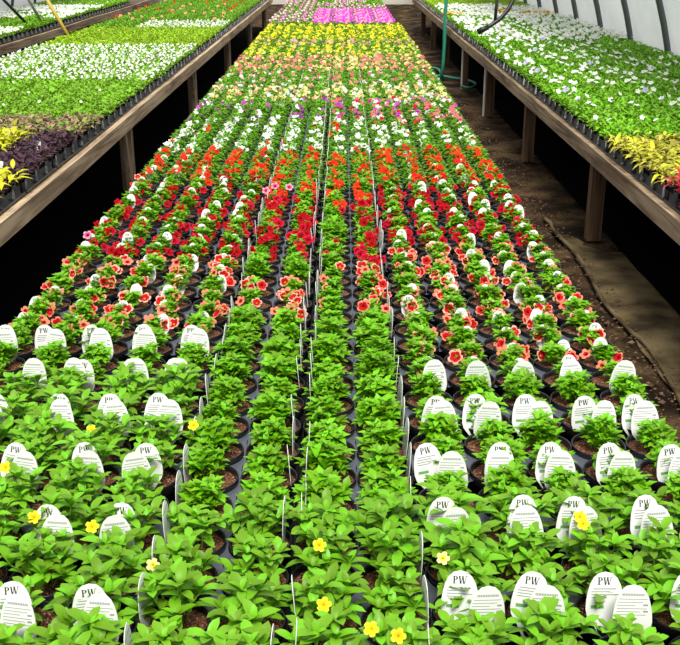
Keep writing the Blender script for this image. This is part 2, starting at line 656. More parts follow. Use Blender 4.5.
def tag_place(b, c, k, r, low=0.0):
    """tag base position relative to the pot and heading: outward from its tray"""
    j = r.uniform(-.016, .016)
    if b in ('L', 'R') and low > .01:
        return (r.uniform(-.016, .016), r.uniform(-.012, .012), SOILZ + r.uniform(.019, .030) - low), ((r.uniform(-.60, -.25), 0, r.uniform(-.25, .25)) if k % 2 else (r.uniform(.25, .60), 0, PI + r.uniform(-.25, .25)))
    if b in ('L', 'R'):
        front = (k % 2 == 1)
        if front:
            return (j - .010, -.041, SOILZ + .012 - low), (r.uniform(-.42, -.12), r.uniform(-.14, .10), r.uniform(-.2, .2))
        return (j + .008, .040, SOILZ + .014 - low), (r.uniform(.04, .30), r.uniform(-.12, .12), PI + r.uniform(-.2, .2))
    left = c in (5, 7)
    x = -.043 if left else .043
    return (x, j, SOILZ + .008 - low), (r.uniform(-.10, .10), r.uniform(-.05, .05), (-PI / 2 if left else PI / 2) + r.uniform(-.12, .12))


for q in pots:
    k, c, b, x, y, px, py = q['s']
    r = q['r']
    colr = q['col'] if q['nb'] else None
    pet = q['kind'] == 'petunia'
    name = 'potted_petunia' if pet else 'potted_calibrachoa'
    t = empty(name, (x + r.uniform(-.001, .001), y + r.uniform(-.001, .001), RIM - .1045), 0)
    side = 'left' if c < 7 else 'right'
    nth = c + 1 if c < 7 else 14 - c
    look = 'broad-leaved petunia pot' if pet else LOOK[colr] + ' pot'
    if pet and q['extra']:
        look = 'petunia pot with a yellow bloom'
    tagp(t, f'{look}, {ordn(nth)} from the {side} aisle, in the {ordn(k + 6)} row back', 'potted plant', 'broad-leaved petunias in front' if pet else GRP[colr])
    link('pot', POT, t, rot=(0, 0, r.uniform(0, 6)), scale=(1.03, 1.03, 1.0))
    link('soil', r.choice(SOIL), t, (0, 0, SOILZ), (0, 0, r.uniform(0, 6)))
    off = (r.uniform(-.008, .008), r.uniform(-.008, .008), SOILZ + .004)
    if pet:
        fo = link('foliage', r.choice(PETF), t, off, (r.uniform(-.1, .1), r.uniform(-.1, .1), r.uniform(0, 6)), r.uniform(.88, 1.12))
        top = .075
    else:
        sm = q['kind'] == 'calibs'
        if b in ('M1', 'M2'):
            off = (r.uniform(-.004, .006) + (-.006 if c in (5, 7) else -.004), r.uniform(-.006, .006), SOILZ + .004)
        fo = link('foliage', r.choice(CALF_S if sm else CALF), t, off, (r.uniform(-.12, .12), r.uniform(-.12, .12), r.uniform(0, 6)), r.uniform(.85, 1.1) * ((.92 if q['nb'] else 1.18) if b[0] == 'M' else 1.06))
        top = .034 if sm else .052
    for i in range(q['nb']):
        a = r.uniform(0, 2 * PI)
        rr = .046 * math.sqrt(r.random())
        z = SOILZ + top * (1 - .4 * (rr / .046) ** 2) + r.uniform(.002, .014)
        d = Vector((r.uniform(-.6, .6), -r.uniform(.25, .9), r.uniform(.35, .9)))
        eul = d.to_track_quat('Z', 'Y').to_euler()
        link('blossom', r.choice(BL[q['col']]), t, (rr * math.cos(a), rr * math.sin(a), z), eul, r.uniform(.92, 1.2))
    for e, w in q['extra']:
        d = Vector((r.uniform(-.2, .2), -.7, .7))
        link('blossom', r.choice(BL[e]), t, w, d.to_track_quat('Z', 'Y').to_euler(), .70 if e in ('yellow', 'cream') else .9)
    loc, rot = tag_place(b, c, k, r, (-.013 if pet else .012 if q['kind'] == 'calibs' else .004))
    if (b in ('L', 'R') and (q['kind'] != 'calibs' or r.random() < .85)) or (b[0] == 'M' and r.random() < .8):
        tg = link('plant_tag', TAGP if id(q) in PURPLE else TAG, t, loc, rot, r.uniform(.60, .72) if q['kind'] == 'calibs' and b in ('L', 'R') else .97 if pet else 1.0)

# ------------------------------------------------------------------ trays under the pots
DECK = RIM - .013


def tray_mesh(nx, ny, px_, py_, deck_axis):
    """tray of nx x ny pots; a flat deck with holes joins the pots along the middle, low walls round the outside"""
    mb = MB()
    R = .0572
    sx, sy = px_ / 2, py_ / 2
    seg = 32
    z1 = 0.0
    for i in range(nx):
        for j in range(ny):
            cx, cy = (i - (nx - 1) / 2) * px_, (j - (ny - 1) / 2) * py_
            vo = []; vi = []; vw = []
            for s in range(seg):
                a = 2 * PI * s / seg
                c_, s_ = math.cos(a), math.sin(a)
                m_ = max(abs(c_) / sx, abs(s_) / sy)
                ox, oy = c_ / m_, s_ / m_
                # the outer halves are cut away close to the pot
                if deck_axis == 'x':
                    if i == 0 and c_ < 0: ox = max(ox, -.6 * sx) if abs(oy) > sy * .99 else ox
                vo.append((cx + ox, cy + oy, z1)); vi.append((cx + R * c_, cy + R * s_, z1)); vw.append((cx + R * .96 * c_, cy + R * .96 * s_, z1 - .03))
            fs = []; ms = []
            for s in range(seg):
                s2 = (s + 1) % seg
                am = 2 * PI * (s + .5) / seg
                cut = False
                if deck_axis == 'x':
                    cut = (i == 0 and math.cos(am) < -.35) or (i == nx - 1 and math.cos(am) > .35)
                else:
                    cut = (j == 0 and math.sin(am) < -.35) or (j == ny - 1 and math.sin(am) > .35)
                if not cut:
                    fs.append((s, s2, seg + s2, seg + s)); ms.append('tray')
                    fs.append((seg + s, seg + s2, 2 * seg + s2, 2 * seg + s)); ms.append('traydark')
            mb.add(vo + vi + vw, fs, ms)
    hx, hy = nx * px_ / 2 - .002, ny * py_ / 2 - .002
    zb = -(DECK - .537)
    mb.box((-hx, -hy, zb), (hx, hy, zb + .002), 'traydark')
    for a, b in (((-hx, -hy), (-hx + .003, hy)), ((hx - .003, -hy), (hx, hy)), ((-hx, -hy), (hx, -hy + .003)), ((-hx, hy - .003), (hx, hy))):
        mb.box((a[0], a[1], zb), (b[0], b[1], zb + .028), 'traydark')
    return mb.mesh('pot_tray', False)


TR_SIDE_L = tray_mesh(5, 2, 1.035 * P, P, 'y')
TR_SIDE_R = tray_mesh(5, 2, 1.0 * P, P, 'y')
TR_MID = tray_mesh(2, 5, 1.02 * P, P, 'x')
BNAME = {'L': 'beside the left aisle', 'R': 'beside the right aisle', 'M1': 'in the left centre column', 'M2': 'in the right centre column'}
for b, me, cs, step in (('L', TR_SIDE_L, range(0, 5), 2), ('R', TR_SIDE_R, range(9, 14), 2), ('M1', TR_MID, (5, 6), 5), ('M2', TR_MID, (7, 8), 5)):
    x = sum(COLX[c] for c in cs) / len(cs)
    k = K0
    nth = 0
    while k < 44:
        yk = row_y(k + (step - 1) / 2 + koff(b))
        nth += 1
        o = link('pot_tray', me, None, (x, yk, DECK))
        n = 'wide two-row' if step == 2 else 'long five-row'
        tagp(o, f'black {n} plastic pot tray {BNAME[b]}, {ordn(nth)} from the front', 'tray', 'plastic trays holding the pots')
        k += step

# ------------------------------------------------------------------ the massed pots further back, one object
def far_mass():
    mb = MB()
    fm = {'white': 'white_petal', 'orange': 'orange_red_petal', 'darkred': 'dark_red_petal', 'coral': 'coral_edge', 'magenta': 'magenta_petal', 'purple': 'purple_petal', 'rose': 'rose_petal', 'crimson': 'crimson_petal',
          'cream': 'cream_petal', 'salmon': 'salmon_petal', 'palepink': 'palepink_petal', 'lemon': 'lemon_petal', 'yellow': 'yellow_petal'}
    disc = {}
    for c_, m_ in fm.items():
        v, f, ms = blossom_arr(.0175, [m_] * 4, seg=10)
        disc[c_] = (v, f, ms)
    seg = 14
    for (s, colr, nb, r) in far_slots:
        k, c, b, x, y, px, py = s
        o = Vector((x, y, RIM - .1045))
        near = py > 112
        prof = [(.040, .03), (.048, .081), (.0545, .083), (.0556, .1045), (.0522, .1030), (.048, .088)]
        vs = []; fs = []
        for rr, z in prof:
            for j in range(seg):
                a = 2 * PI * j / seg
                vs.append((x + rr * math.cos(a), y + rr * math.sin(a), o.z + z))
        for i in range(len(prof) - 1):
            for j in range(seg):
                j2 = (j + 1) % seg
                fs.append((i * seg + j, i * seg + j2, (i + 1) * seg + j2, (i + 1) * seg + j))
        mb.add(vs, fs, 'pot')
        mb.add([(x + .048 * math.cos(2 * PI * j / seg), y + .048 * math.sin(2 * PI * j / seg), o.z + .090) for j in range(seg)], [tuple(range(seg))], 'soil')
        n = 130 if near else 100
        rad = r.uniform(.042, .050) if near else r.uniform(.060, .070)
        hg = r.uniform(.050, .066)
        for i in range(n):
            a = r.uniform(0, 2 * PI)
            q = math.sqrt(r.random())
            z = SOILZ + hg * (1 - .6 * q * q) * r.uniform(.45, 1.0)
            put_leaf(mb, T_FAR, ang(a + r.uniform(-.6, .6), r.uniform(0, 1.0)), (0, 0, 1), o + Vector((math.cos(a) * rad * q * .85, math.sin(a) * rad * q * .85, z)), r.uniform(.020, .031), 'cal_leaf')
        for i in range(int(nb * (.62 if py < 152 else 1) + .5) if colr else 0):
            a = r.uniform(0, 2 * PI)
            q = math.sqrt(r.random())
            z = SOILZ + hg * (1 - .5 * q * q) + r.uniform(.0, .014)
            d = Vector((r.uniform(-.6, .6), -r.uniform(.1, .9), r.uniform(.45, 1.0)))
            mt = Matrix.Translation(o + Vector((math.cos(a) * rad * q * .85, math.sin(a) * rad * q * .85, z))) @ d.to_track_quat('Z', 'Y').to_matrix().to_4x4() @ Matrix.Scale(r.uniform(.8, 1.15), 4)
            v, f, ms = disc[r.choice(colr)]
            mb.add(xf(v, mt), f, ms)
        # a plain white tag
        if (b in ('L', 'R') and r.random() < (.55 if py > 150 else .25) and py > 90) or (b[0] == 'M' and py > 75):
            loc, rot = tag_place(b, c, k, r, .014 if b in ('L', 'R') else 0)
            from mathutils import Euler
            mt = Matrix.Translation(o + Vector(loc)) @ Euler(rot).to_matrix().to_4x4() @ Matrix.Scale(.66, 4)
            out = [(.006, -.03), (.0245, .012), (.030, .040), (.0245, .064), (.0105, .0795), (-.0105, .0795), (-.0245, .064), (-.030, .040), (-.0245, .012), (-.006, -.03)]
            v = np.array([(a, -.0005, z) for a, z in out] + [(a, .0005, z) for a, z in out])
            nn = len(out)
            mb.add(xf(v, mt), [tuple(range(nn)), tuple(range(2 * nn - 1, nn - 1, -1))] + [(i, i + nn, (i + 1) % nn + nn, (i + 1) % nn) for i in range(nn)], 'tag')
    # tray decks beyond the single trays
    for b, cs in (('L', range(0, 5)), ('R', range(9, 14)), ('M1', (5, 6)), ('M2', (7, 8))):
        x0, x1 = COLX[cs[0]] - .03, COLX[cs[-1]] + .03
        for k in range(45, K1, 2):
            y0, y1 = row_y(k + koff(b)) - .035, row_y(k + 1 + koff(b)) + .035
            mb.box((x0, y0, .54), (x1, y1, DECK - .02), 'traydark')
    return mb.mesh('potted_flowers', True)


o = link('potted_flowers', far_mass())
tagp(o, 'mass of potted flowers in white, rose, cream and yellow bands filling the back of the middle bench', 'potted plants', kind='stuff')

# ------------------------------------------------------------------ bedding flats
FX, FY = .262, .53
M['lime_leaf'] = leafmat('lime_leaf', (0.62, 0.62, 0.02))
M['bronze_leaf'] = leafmat('bronze_leaf', (0.36, 0.23, 0.14), .9)
M['plum_leaf'] = leafmat('plum_leaf', (0.065, 0.027, 0.042), .8)
M['fresh_leaf'] = leafmat('fresh_leaf', (0.22, 0.46, 0.015))
M['yellowgreen_leaf'] = leafmat('yellowgreen_leaf', (0.32, 0.52, 0.01))
M['deep_leaf'] = leafmat('deep_leaf', (0.165, 0.37, 0.008))
M['pansy_leaf'] = leafmat('pansy_leaf', (0.20, 0.47, 0.012))
M['sallow_leaf'] = leafmat('sallow_leaf', (0.50, 0.47, 0.06), .8)
M['red_leaf'] = leafmat('red_leaf', (0.60, 0.02, 0.06), .6)
petal('lilac_petal', (0.45, 0.42, 0.70))


def flat_tray():
    mb = MB()
    hx, hy = FX / 2 - .024, FY / 2 - .006
    ox = FX / 2 - .003
    mb.box((-ox, -hy, 0), (ox, hy, .004), 'traydark')
    for a, b in (((-hx, -hy), (-hx + .003, hy)), ((hx - .003, -hy), (hx, hy)), ((-hx, -hy), (hx, -hy + .003)), ((-hx, hy - .003), (hx, hy))):
        mb.box((a[0], a[1], 0), (b[0], b[1], .040), 'traydark')
    for sg in (-1, 1):
        lo, hi = sorted((sg * (ox - .004), sg * ox))
        mb.box((lo, -hy, .004), (hi, hy, .008), 'tray_highlight')
        for i in range(3):
            yy = -hy + (i + .5) * 2 * hy / 3
            w0, w1 = .050, .020
            xi, xo = sg * (hx - .002), sg * (ox - .005)
            v = [(xo, yy - w0, .006), (xo, yy + w0, .006), (xi, yy + w0, .006), (xi, yy - w0, .006),
                 (xi + sg * .004, yy - w1, .055), (xi + sg * .004, yy + w1, .055), (xi, yy + w1, .055), (xi, yy - w1, .055)]
            mb.add(v, [(0, 3, 2, 1), (4, 5, 6, 7), (0, 1, 5, 4), (1, 2, 6, 5), (2, 3, 7, 6), (3, 0, 4, 7)], 'tray_highlight')
    # cups: tapered rounded cells along the rim, standing inside the carrier
    def cup(cx, cy, r0, r1, z0, z1, m='traydark'):
        seg = 10
        vs = []
        for r_, z in ((r0, z0), (r1, z1), (r1 * 1.06, z1 + .003), (r1 * .8, z1 + .001), (.0, z1 - .004)):
            for j in range(seg):
                a = 2 * PI * j / seg
                c_, s_ = math.cos(a), math.sin(a)
                e = 1 / max(abs(c_), abs(s_)) ** .6
                vs.append((cx + r_ * c_ * e, cy + r_ * s_ * e, z))
        fs = []
        ms = []
        for i in range(4):
            for j in range(seg):
                k = (j + 1) % seg
                fs.append((i * seg + j, i * seg + k, (i + 1) * seg + k, (i + 1) * seg + j)); ms.append(m if i < 3 else 'soil')
        mb.add(vs, fs, ms)
    ny, nx = 9, 5
    for i in range(nx):
        for j in range(ny):
            cx, cy = -hx + .0275 + (2 * hx - .055) * i / (nx - 1), -hy + .030 + (2 * hy - .06) * j / (ny - 1)
            cup(cx, cy, .012, .019, .004, .054, 'traydark')
    mb.box((-hx + .012, -hy + .012, .046), (hx - .012, hy - .012, .048), 'traydark')
    return mb.mesh('tray')


FT = flat_tray()


def flat_foliage(seed, leafm, tm, size, n, h, spread=1.0, second=None):
    r = random.Random(seed)
    mb = MB()
    for i in range(n):
        # plants stand over a 5 x 9 grid of cells
        gx, gy = r.randrange(5), r.randrange(9)
        cx, cy = (gx - 2) * .046, (gy - 4) * .0565
        a = r.uniform(0, 2 * PI)
        q = math.sqrt(r.random())
        zz = .055 + h * (1 - .6 * q * q) * r.uniform(.3, 1.0)
        o = Vector((cx + math.cos(a) * .024 * q * spread, cy + math.sin(a) * .026 * q * spread, zz))
        put_leaf(mb, r.choice(tm), ang(a + r.uniform(-.7, .7), r.uniform(-.1, 1.0)), (0, 0, 1), o, size * r.uniform(.7, 1.25), second if (second and r.random() < .25) else leafm)
    return mb.mesh('flat_foliage', True)


def flat_bloom(seed, mats, n, h, R=.017):
    r = random.Random(seed)
    mb = MB()
    for i in range(n):
        v, f, ms = blossom_arr(R, [r.choice(mats)] * 4, seg=10)
        d = Vector((r.uniform(-.7, .7), -r.uniform(.0, .8), r.uniform(.4, 1.0)))
        mt = Matrix.Translation(Vector((r.uniform(-.125, .125), r.uniform(-.255, .255), .058 + h * r.uniform(.8, 1.2)))) @ d.to_track_quat('Z', 'Y').to_matrix().to_4x4() @ Matrix.Scale(r.uniform(.75, 1.2), 4)
        mb.add(xf(v, mt), f, ms)
    return mb.mesh('flat_bloom', True)


W = ['white_petal']
KINDS = {  # foliage builder, bloom builder, phrase
    'lime': ([flat_foliage(i, 'lime_leaf', T_POINT, .062, 230, .075) for i in range(3)], None, 'lime-yellow plants'),
    'plum': ([flat_foliage(i, 'plum_leaf', T_ROUND, .030, 520, .055) for i in range(3)], None, 'dark plum-leaved plants'),
    'bronze': ([flat_foliage(i, 'bronze_leaf', T_ROUND, .032, 620, .060, second='fresh_leaf') for i in range(3)], None, 'bronze-leaved plants'),
    'fresh': ([flat_foliage(i, 'fresh_leaf', T_ROUND, .026, 900, .055) for i in range(3)], [flat_bloom(i, W, 1, .06, .012) for i in range(3)], 'fresh green seedlings'),
    'white': ([flat_foliage(i, 'fresh_leaf', T_CAL, .030, 700, .050) for i in range(3)], [flat_bloom(i, W, 62, .052, .0110) for i in range(3)], 'massed small white flowers'),
    'snow': ([flat_foliage(i, 'fresh_leaf', T_CAL, .030, 600, .050) for i in range(3)], [flat_bloom(i, W, 80, .055, .0150) for i in range(3)], 'dense white flowers'),
    'yellowgreen': ([flat_foliage(i, 'yellowgreen_leaf', T_CAL, .030, 800, .060) for i in range(3)], None, 'yellow-green bedding plants'),
    'deep': ([flat_foliage(i, 'deep_leaf', T_CAL, .032, 850, .065) for i in range(3)], None, 'deep green bedding plants'),
    'deepred': ([flat_foliage(i, 'deep_leaf', T_CAL, .032, 850, .065) for i in range(2)], [flat_bloom(i, ['orange_red_petal', 'salmon_petal'], 2, .075, .028) for i in range(2)], 'red-dotted green plants'),
    'pansy': ([flat_foliage(i, 'pansy_leaf', T_CAL, .036, 800, .055) for i in range(3)], [flat_bloom(i, ['white_petal'] * 5 + ['lilac_petal'], 7, .070, .023) for i in range(4)], 'green plants scattered with white'),
    'pansydense': ([flat_foliage(i, 'pansy_leaf', T_CAL, .036, 700, .055) for i in range(3)], [flat_bloom(i, W, 22, .075, .027) for i in range(4)], 'plants thick with white flowers'),
    'pansyfew': ([flat_foliage(i, 'pansy_leaf', T_CAL, .036, 850, .058) for i in range(3)], [flat_bloom(i, ['white_petal', 'white_petal', 'lilac_petal'], 2, .070, .020) for i in range(4)], 'green plants nearly without flowers'),
    'sallow': ([flat_foliage(i, 'sallow_leaf', T_POINT, .050, 380, .060, second='lime_leaf') for i in range(3)], None, 'yellow-leaved foliage plants'),
    'red': ([flat_foliage(i, 'red_leaf', T_POINT, .065, 230, .085) for i in range(2)], None, 'crimson-leaved foliage plants'),
    'magenta': ([flat_foliage(i, 'deep_leaf', T_CAL, .030, 500, .050) for i in range(2)], [flat_bloom(i, ['magenta_petal', 'magenta_petal', 'palepink_petal'], 80, .065, .019) for i in range(2)], 'bright magenta flowers'),
    'mixed': ([flat_foliage(i, 'deep_leaf', T_CAL, .032, 600, .060) for i in range(2)], [flat_bloom(i, ['purple_petal', 'palepink_petal', 'magenta_petal', 'palepink_petal', 'white_petal'], 17, .070, .017) for i in range(2)], 'purple and white flowers'),
    'yellow': ([flat_foliage(i, 'pansy_leaf', T_CAL, .032, 600, .055) for i in range(2)], [flat_bloom(i, ['yellow_petal', 'orange_red_petal', 'cream_petal'], 40, .065, .019) for i in range(2)], 'yellow and cream flowers'),
}


def small_tag():
    mb = MB()
    out = [(.003, -.03), (.012, .005), (.012, .038), (.009, .043), (-.009, .043), (-.012, .038), (-.012, .005), (-.003, -.03)]
    nn = len(out)
    mb.add([(a, -.0005, z) for a, z in out] + [(a, .0005, z) for a, z in out], [tuple(range(nn)), tuple(range(2 * nn - 1, nn - 1, -1))] + [(i, i + nn, (i + 1) % nn + nn, (i + 1) % nn) for i in range(nn)], 'tag')
    for i in range(4):
        mb.add([(-.009, -.0008, .010 + i * .006), (.008 - .003 * (i % 2), -.0008, .010 + i * .006), (.008 - .003 * (i % 2), -.0008, .0115 + i * .006), (-.009, -.0008, .0115 + i * .006)], [(0, 1, 2, 3)], 'greyink')
    return mb.mesh('plant_tag')


STAG = small_tag()


def flat(kind, x, y, z, label, group, r):
    fo, bl, _ = KINDS[kind]
    t = empty('seedling_flat' if kind == 'fresh' else 'flower_flat' if bl else 'foliage_flat', (x, y, z), r.uniform(-.006, .006))
    tagp(t, label, 'tray of plants', group)
    link('tray', FT, t)
    rot = (0, 0, PI if r.random() < .5 else 0)
    link('foliage', r.choice(fo), t, rot=rot)
    if bl:
        o = link('bloom', r.choice(bl), t)
        o['kind'] = 'stuff'
    if kind in ('lime', 'plum'):
        for i in range(3 if kind == 'lime' else 1):
            link('plant_tag', STAG, t, (r.uniform(-.10, .10), r.uniform(-.22, .22), .075), (r.uniform(-.3, 0), 0, r.uniform(-.3, .3)))
    return t


def zof(y):       # distance from the camera at which a bench-top plant shows at picture row y
    return 1018.6 * 1.02 / CT / (y + 60)


nflat = 0
FLATZ = .572


def fill(bench, xs, ystart, yend, chooser, what):
    global nflat
    nrow = 0
    y = ystart
    while y < yend:
        nrow += 1
        for i, x in enumerate(xs):
            p1 = proj((x, y, .66))
            if p1[0] < -150 or p1[0] > 830 or p1[1] < -14 or p1[1] > 660 or p1[2] < .3:
                continue
            r = random.Random(nrow * 37 + i * 911 + len(bench))
            kind = chooser(p1[0], p1[1], i, r)
            if kind is None:
                continue
            ph = KINDS[kind][2]
            flat(kind, x, y, FLATZ, f'{ph} on {what}, {ordn(i + 1)} flat in, {ordn(nrow)} row', f'flats of {ph} on {what}', r)
            nflat += 1
        y += FY + .004


def left_choice(px, py, i, r):
    if py > 138: return 'plum' if i == 0 and py < 165 else 'lime'
    if py > 118: return 'bronze'
    if py > 84: return 'fresh'
    if py > 46: return 'white'
    if py > 28: return 'yellowgreen'
    if py > 22: return 'white' if i < 4 else 'deep'
    return 'deepred' if r.random() < .35 else 'deep'


def right_choice(px, py, i, r):
    if py > 178: return 'red'
    if py > 140: return 'sallow'
    if py > 95: return 'pansyfew' if r.random() < .45 else 'pansy'
    if py > 45: return 'pansy' if (i < 4 or r.random() < .3) else 'pansyfew'
    if py > 18: return 'pansydense' if (i > 2 or r.random() < .5) else 'pansy'
    if py > 8: return r.choice(['snow', 'yellow', 'pansydense'])
    return 'yellowgreen'


def left2_choice(px, py, i, r):
    if py > 28: return 'snow'
    if py > 19: return 'deep'
    if py > 6: return 'snow' if r.random() < .8 else 'pansy'
    return 'fresh'


BL_X, BR_X = -1.40, 1.38
fill('left', [BL_X - .035 - FX * .5 - i * (FX + .004) for i in range(6)], 3.2, 21.0, left_choice, 'the left bench')
fill('right', [BR_X + .03 + FX * .5 + i * (FX + .004) for i in range(6)], 3.6, 21.0, right_choice, 'the right bench')
fill('farleft', [-3.74 - FX * .5 - i * (FX + .004) for i in range(5)], 9.0, 19.0, left2_choice, 'the outermost bench')
yb = row_y(K1) + .45


def mid_choice(px, py, i, r):
    if py > 10.5: return 'magenta' if px > 318 else 'mixed'
    return r.choice(['mixed', 'mixed', 'deep'])


fill('mid', [-.80 + i * (FX + .004) for i in range(6)], yb, 20.5, mid_choice, 'the middle bench')

# ------------------------------------------------------------------ wood and benches
def wood(name, dark, light, axis='Y', rough=.8):
    m = bpy.data.materials.new(name)
    m.use_nodes = True
    n, L = m.node_tree.nodes, m.node_tree.links
    b = n['Principled BSDF']
    b.inputs['Roughness'].default_value = rough
    b.inputs['Specular IOR Level'].default_value = .2
    tc = n.new('ShaderNodeTexCoord')
    mp = n.new('ShaderNodeMapping')
    mp.inputs['Scale'].default_value = {'Y': (22, .9, 22), 'X': (.9, 22, 22), 'Z': (22, 22, .9)}[axis]
    L.new(tc.outputs['Object'], mp.inputs['Vector'])
    nz = n.new('ShaderNodeTexNoise')
    nz.inputs['Scale'].default_value = 1.6
    nz.inputs['Detail'].default_value = 8
    nz.inputs['Distortion'].default_value = 1.2
    L.new(mp.outputs[0], nz.inputs['Vector'])
    n2 = n.new('ShaderNodeTexNoise')
    n2.inputs['Scale'].default_value = 1.3
    n2.inputs['Detail'].default_value = 4
    L.new(tc.outputs['Object'], n2.inputs['Vector'])
    ad = n.new('ShaderNodeMath'); ad.operation = 'ADD'
    L.new(nz.outputs['Fac'], ad.inputs[0])
    mu = n.new('ShaderNodeMath'); mu.operation = 'MULTIPLY_ADD'; mu.inputs[1].default_value = .5; mu.inputs[2].default_value = -.25
    L.new(n2.outputs['Fac'], mu.inputs[0])
    L.new(mu.outputs[0], ad.inputs[1])
    cr = n.new('ShaderNodeValToRGB')
    e = cr.color_ramp.elements
    e[0].position, e[0].color = .32, (*dark, 1)
    e[1].position, e[1].color = .66, (*light, 1)
    L.new(ad.outputs[0], cr.inputs['Fac'])
    L.new(cr.outputs['Color'], b.inputs['Base Color'])
    bp = n.new('ShaderNodeBump')
    bp.inputs['Strength'].default_value = .4
    bp.inputs['Distance'].default_value = .004
    L.new(nz.outputs['Fac'], bp.inputs['Height'])
    L.new(bp.outputs['Normal'], b.inputs['Normal'])
    return m


M['board'] = wood('weathered_board', (0.13, 0.085, 0.05), (0.42, 0.31, 0.20))
M['board_tan'] = wood('tan_weathered_board', (0.22, 0.15, 0.09), (0.62, 0.47, 0.31))
M['leg_tan'] = wood('tan_leg_wood', (0.20, 0.135, 0.08), (0.55, 0.41, 0.27), 'Z')
M['board_dark'] = wood('dark_board', (0.10, 0.065, 0.045), (0.30, 0.215, 0.15))  # darker board tone for back boards, cross beams and side rails
M['post'] = wood('post_wood', (0.06, 0.034, 0.02), (0.22, 0.135, 0.075), 'Z')
M['deckwood'] = wood('deck_wood', (0.05, 0.04, 0.03), (0.16, 0.12, 0.09), 'X')
M['pipe'] = mat('white_pipe_plastic', (0.62, 0.58, 0.50), .5)

BZ0, BZ1 = .480, .570


def bench(label, xa, xb, y0, y1, post_ys, sgn, boardm, brace=None, pipes=()):
    """xa: aisle face, xb: far edge; sgn: +1 if the bench lies towards +x"""
    t = empty('plant_bench', (xa, y0, 0))
    tagp(t, label, 'bench', 'long wooden benches in the greenhouse')
    def local(mb, name):
        return link(name, mb.mesh(name), t, (-0, 0, 0))
    ylen = y1 - y0
    # edge boards, one per bay
    cuts = [0.0] + [p - y0 for p in post_ys[1::2]] + [ylen]
    for i in range(len(cuts) - 1):
        mb = MB()
        a, b = cuts[i] + .003, cuts[i + 1] - .003
        n = max(2, int((b - a) / .4))
        # slightly sagging board between its posts
        r = random.Random(i + int(xa * 100))
        sag = r.uniform(.002, .010)
        vs = []; fs = []
        for j in range(n + 1):
            yy = a + (b - a) * j / n
            dz = -sag * math.sin(PI * j / n)
            x0, x1 = (0, .038 * sgn)
            vs += [(x0, yy, BZ0 + dz), (x1, yy, BZ0 + dz), (x1, yy, BZ1 + dz), (x0, yy, BZ1 + dz)]
        for j in range(n):
            q = j * 4
            for u in range(4):
                w = (u + 1) % 4
                fs.append((q + u, q + w, q + 4 + w, q + 4 + u))
        fs += [(0, 3, 2, 1), (n * 4, n * 4 + 1, n * 4 + 2, n * 4 + 3)]
        mb.add(vs, fs, boardm)
        local(mb, 'edge_board')
    mb = MB()
    wx = (xb - xa)
    lo, hi = sorted((.040 * sgn, wx))
    n = int(ylen / .15)
    for j in range(n):
        mb.box((lo, j * .15, BZ1 - .022), (hi, j * .15 + .143, BZ1 - .001), 'deckwood')
    local(mb, 'slatted_top')
    mb = MB()
    lo, hi = sorted((wx - .038 * sgn, wx))
    mb.box((lo, 0, BZ0 - .0), (hi, ylen, BZ1 - .024), 'board_dark')
    local(mb, 'back_board')
    for py in post_ys:
        yy = py - y0
        if yy < 0 or yy > ylen:
            continue
        for xx in (.046 * sgn, wx - .135 * sgn):
            mb = MB()
            lo, hi = sorted((xx, xx + .080 * sgn))
            mb.box((lo, yy - .040, 0), (hi, yy + .040, BZ1 - .024), 'leg_tan' if brace else 'post')
            local(mb, 'leg')
        if brace:
            mb = MB()
            for dd in brace:
                lo, hi = sorted((.046 * sgn, .084 * sgn))
                m4 = Matrix.Translation((0, yy + dd * .05, .0)) @ Matrix.Rotation(-dd * .30, 4, 'X')
                mb.box((lo, -.03, .02), (hi, .03, .52), 'leg_tan', m4)
            local(mb, 'brace')
        mb = MB()
        lo, hi = sorted((.14 * sgn, wx - .14 * sgn))
        mb.box((lo, yy - .019, BZ0 - .03), (hi, yy + .019, BZ1 - .024), 'board_dark')
        local(mb, 'cross_beam')
    for py in pipes:
        mb = MB()
        mb.tube([(.02 * sgn, py - y0, 0), (.022 * sgn, py - y0, BZ0)], .012, 'pipe', 8)
        local(mb, 'pipe_prop')
    return t


def zdist(z, h):   # camera depth -> ground distance for a point h below the camera
    return (z - h * ST) / CT


zpost = lambda py: zdist(F * 1.65 / CT / (py + 60), 1.65)
rp = [zpost(239.6) + 2.26 * i for i in range(-1, 8)]
bench('weathered wooden bench along the plastic wall, right of the aisle', BR_X, 2.98, 3.3, 21.3, rp, 1, 'board', None, pipes=[zpost(88) - .1, zpost(115) - .1])
lp = [6.98 + 3.25 * i for i in range(-1, 5)]
bench('weathered wooden bench left of the middle bench with lime and bronze plants', BL_X, -3.02, 2.9, 21.3, lp, -1, 'board_tan', (-1,), pipes=[])
bench('wooden bench nearest the left wall under white flowers', -3.70, -5.10, 8.5, 21.3, [9.2 + 2.2 * i for i in range(6)], -1, 'board')


def mid_bench():
    t = empty('plant_bench', (0, 0, 0))
    tagp(t, 'low wide middle bench carrying all the flower pots', 'bench', 'long wooden benches in the greenhouse')
    x0, x1, y0, y1 = COLX[0] - .045, COLX[-1] + .04, row_y(K0) - .1, 20.9
    mb = MB()
    y = y0
    while y < y1:
        mb.box((x0, y, .515), (x1, y + .14, .536), 'deckwood')
        y += .145
    link('slatted_top', mb.mesh('slatted_top'), t)
    for x in (x0 + .02, x1 - .06):
        mb = MB()
        mb.box((x, y0, .425), (x + .04, y1, .514), 'board_dark')
        link('side_rail', mb.mesh('side_rail'), t)
        for i in range(9):
            mb = MB()
            yy = y0 + .2 + i * 2.2
            mb.box((x - .02, yy, 0), (x + .06, yy + .09, .424), 'post')
            link('leg', mb.mesh('leg'), t)


mid_bench()

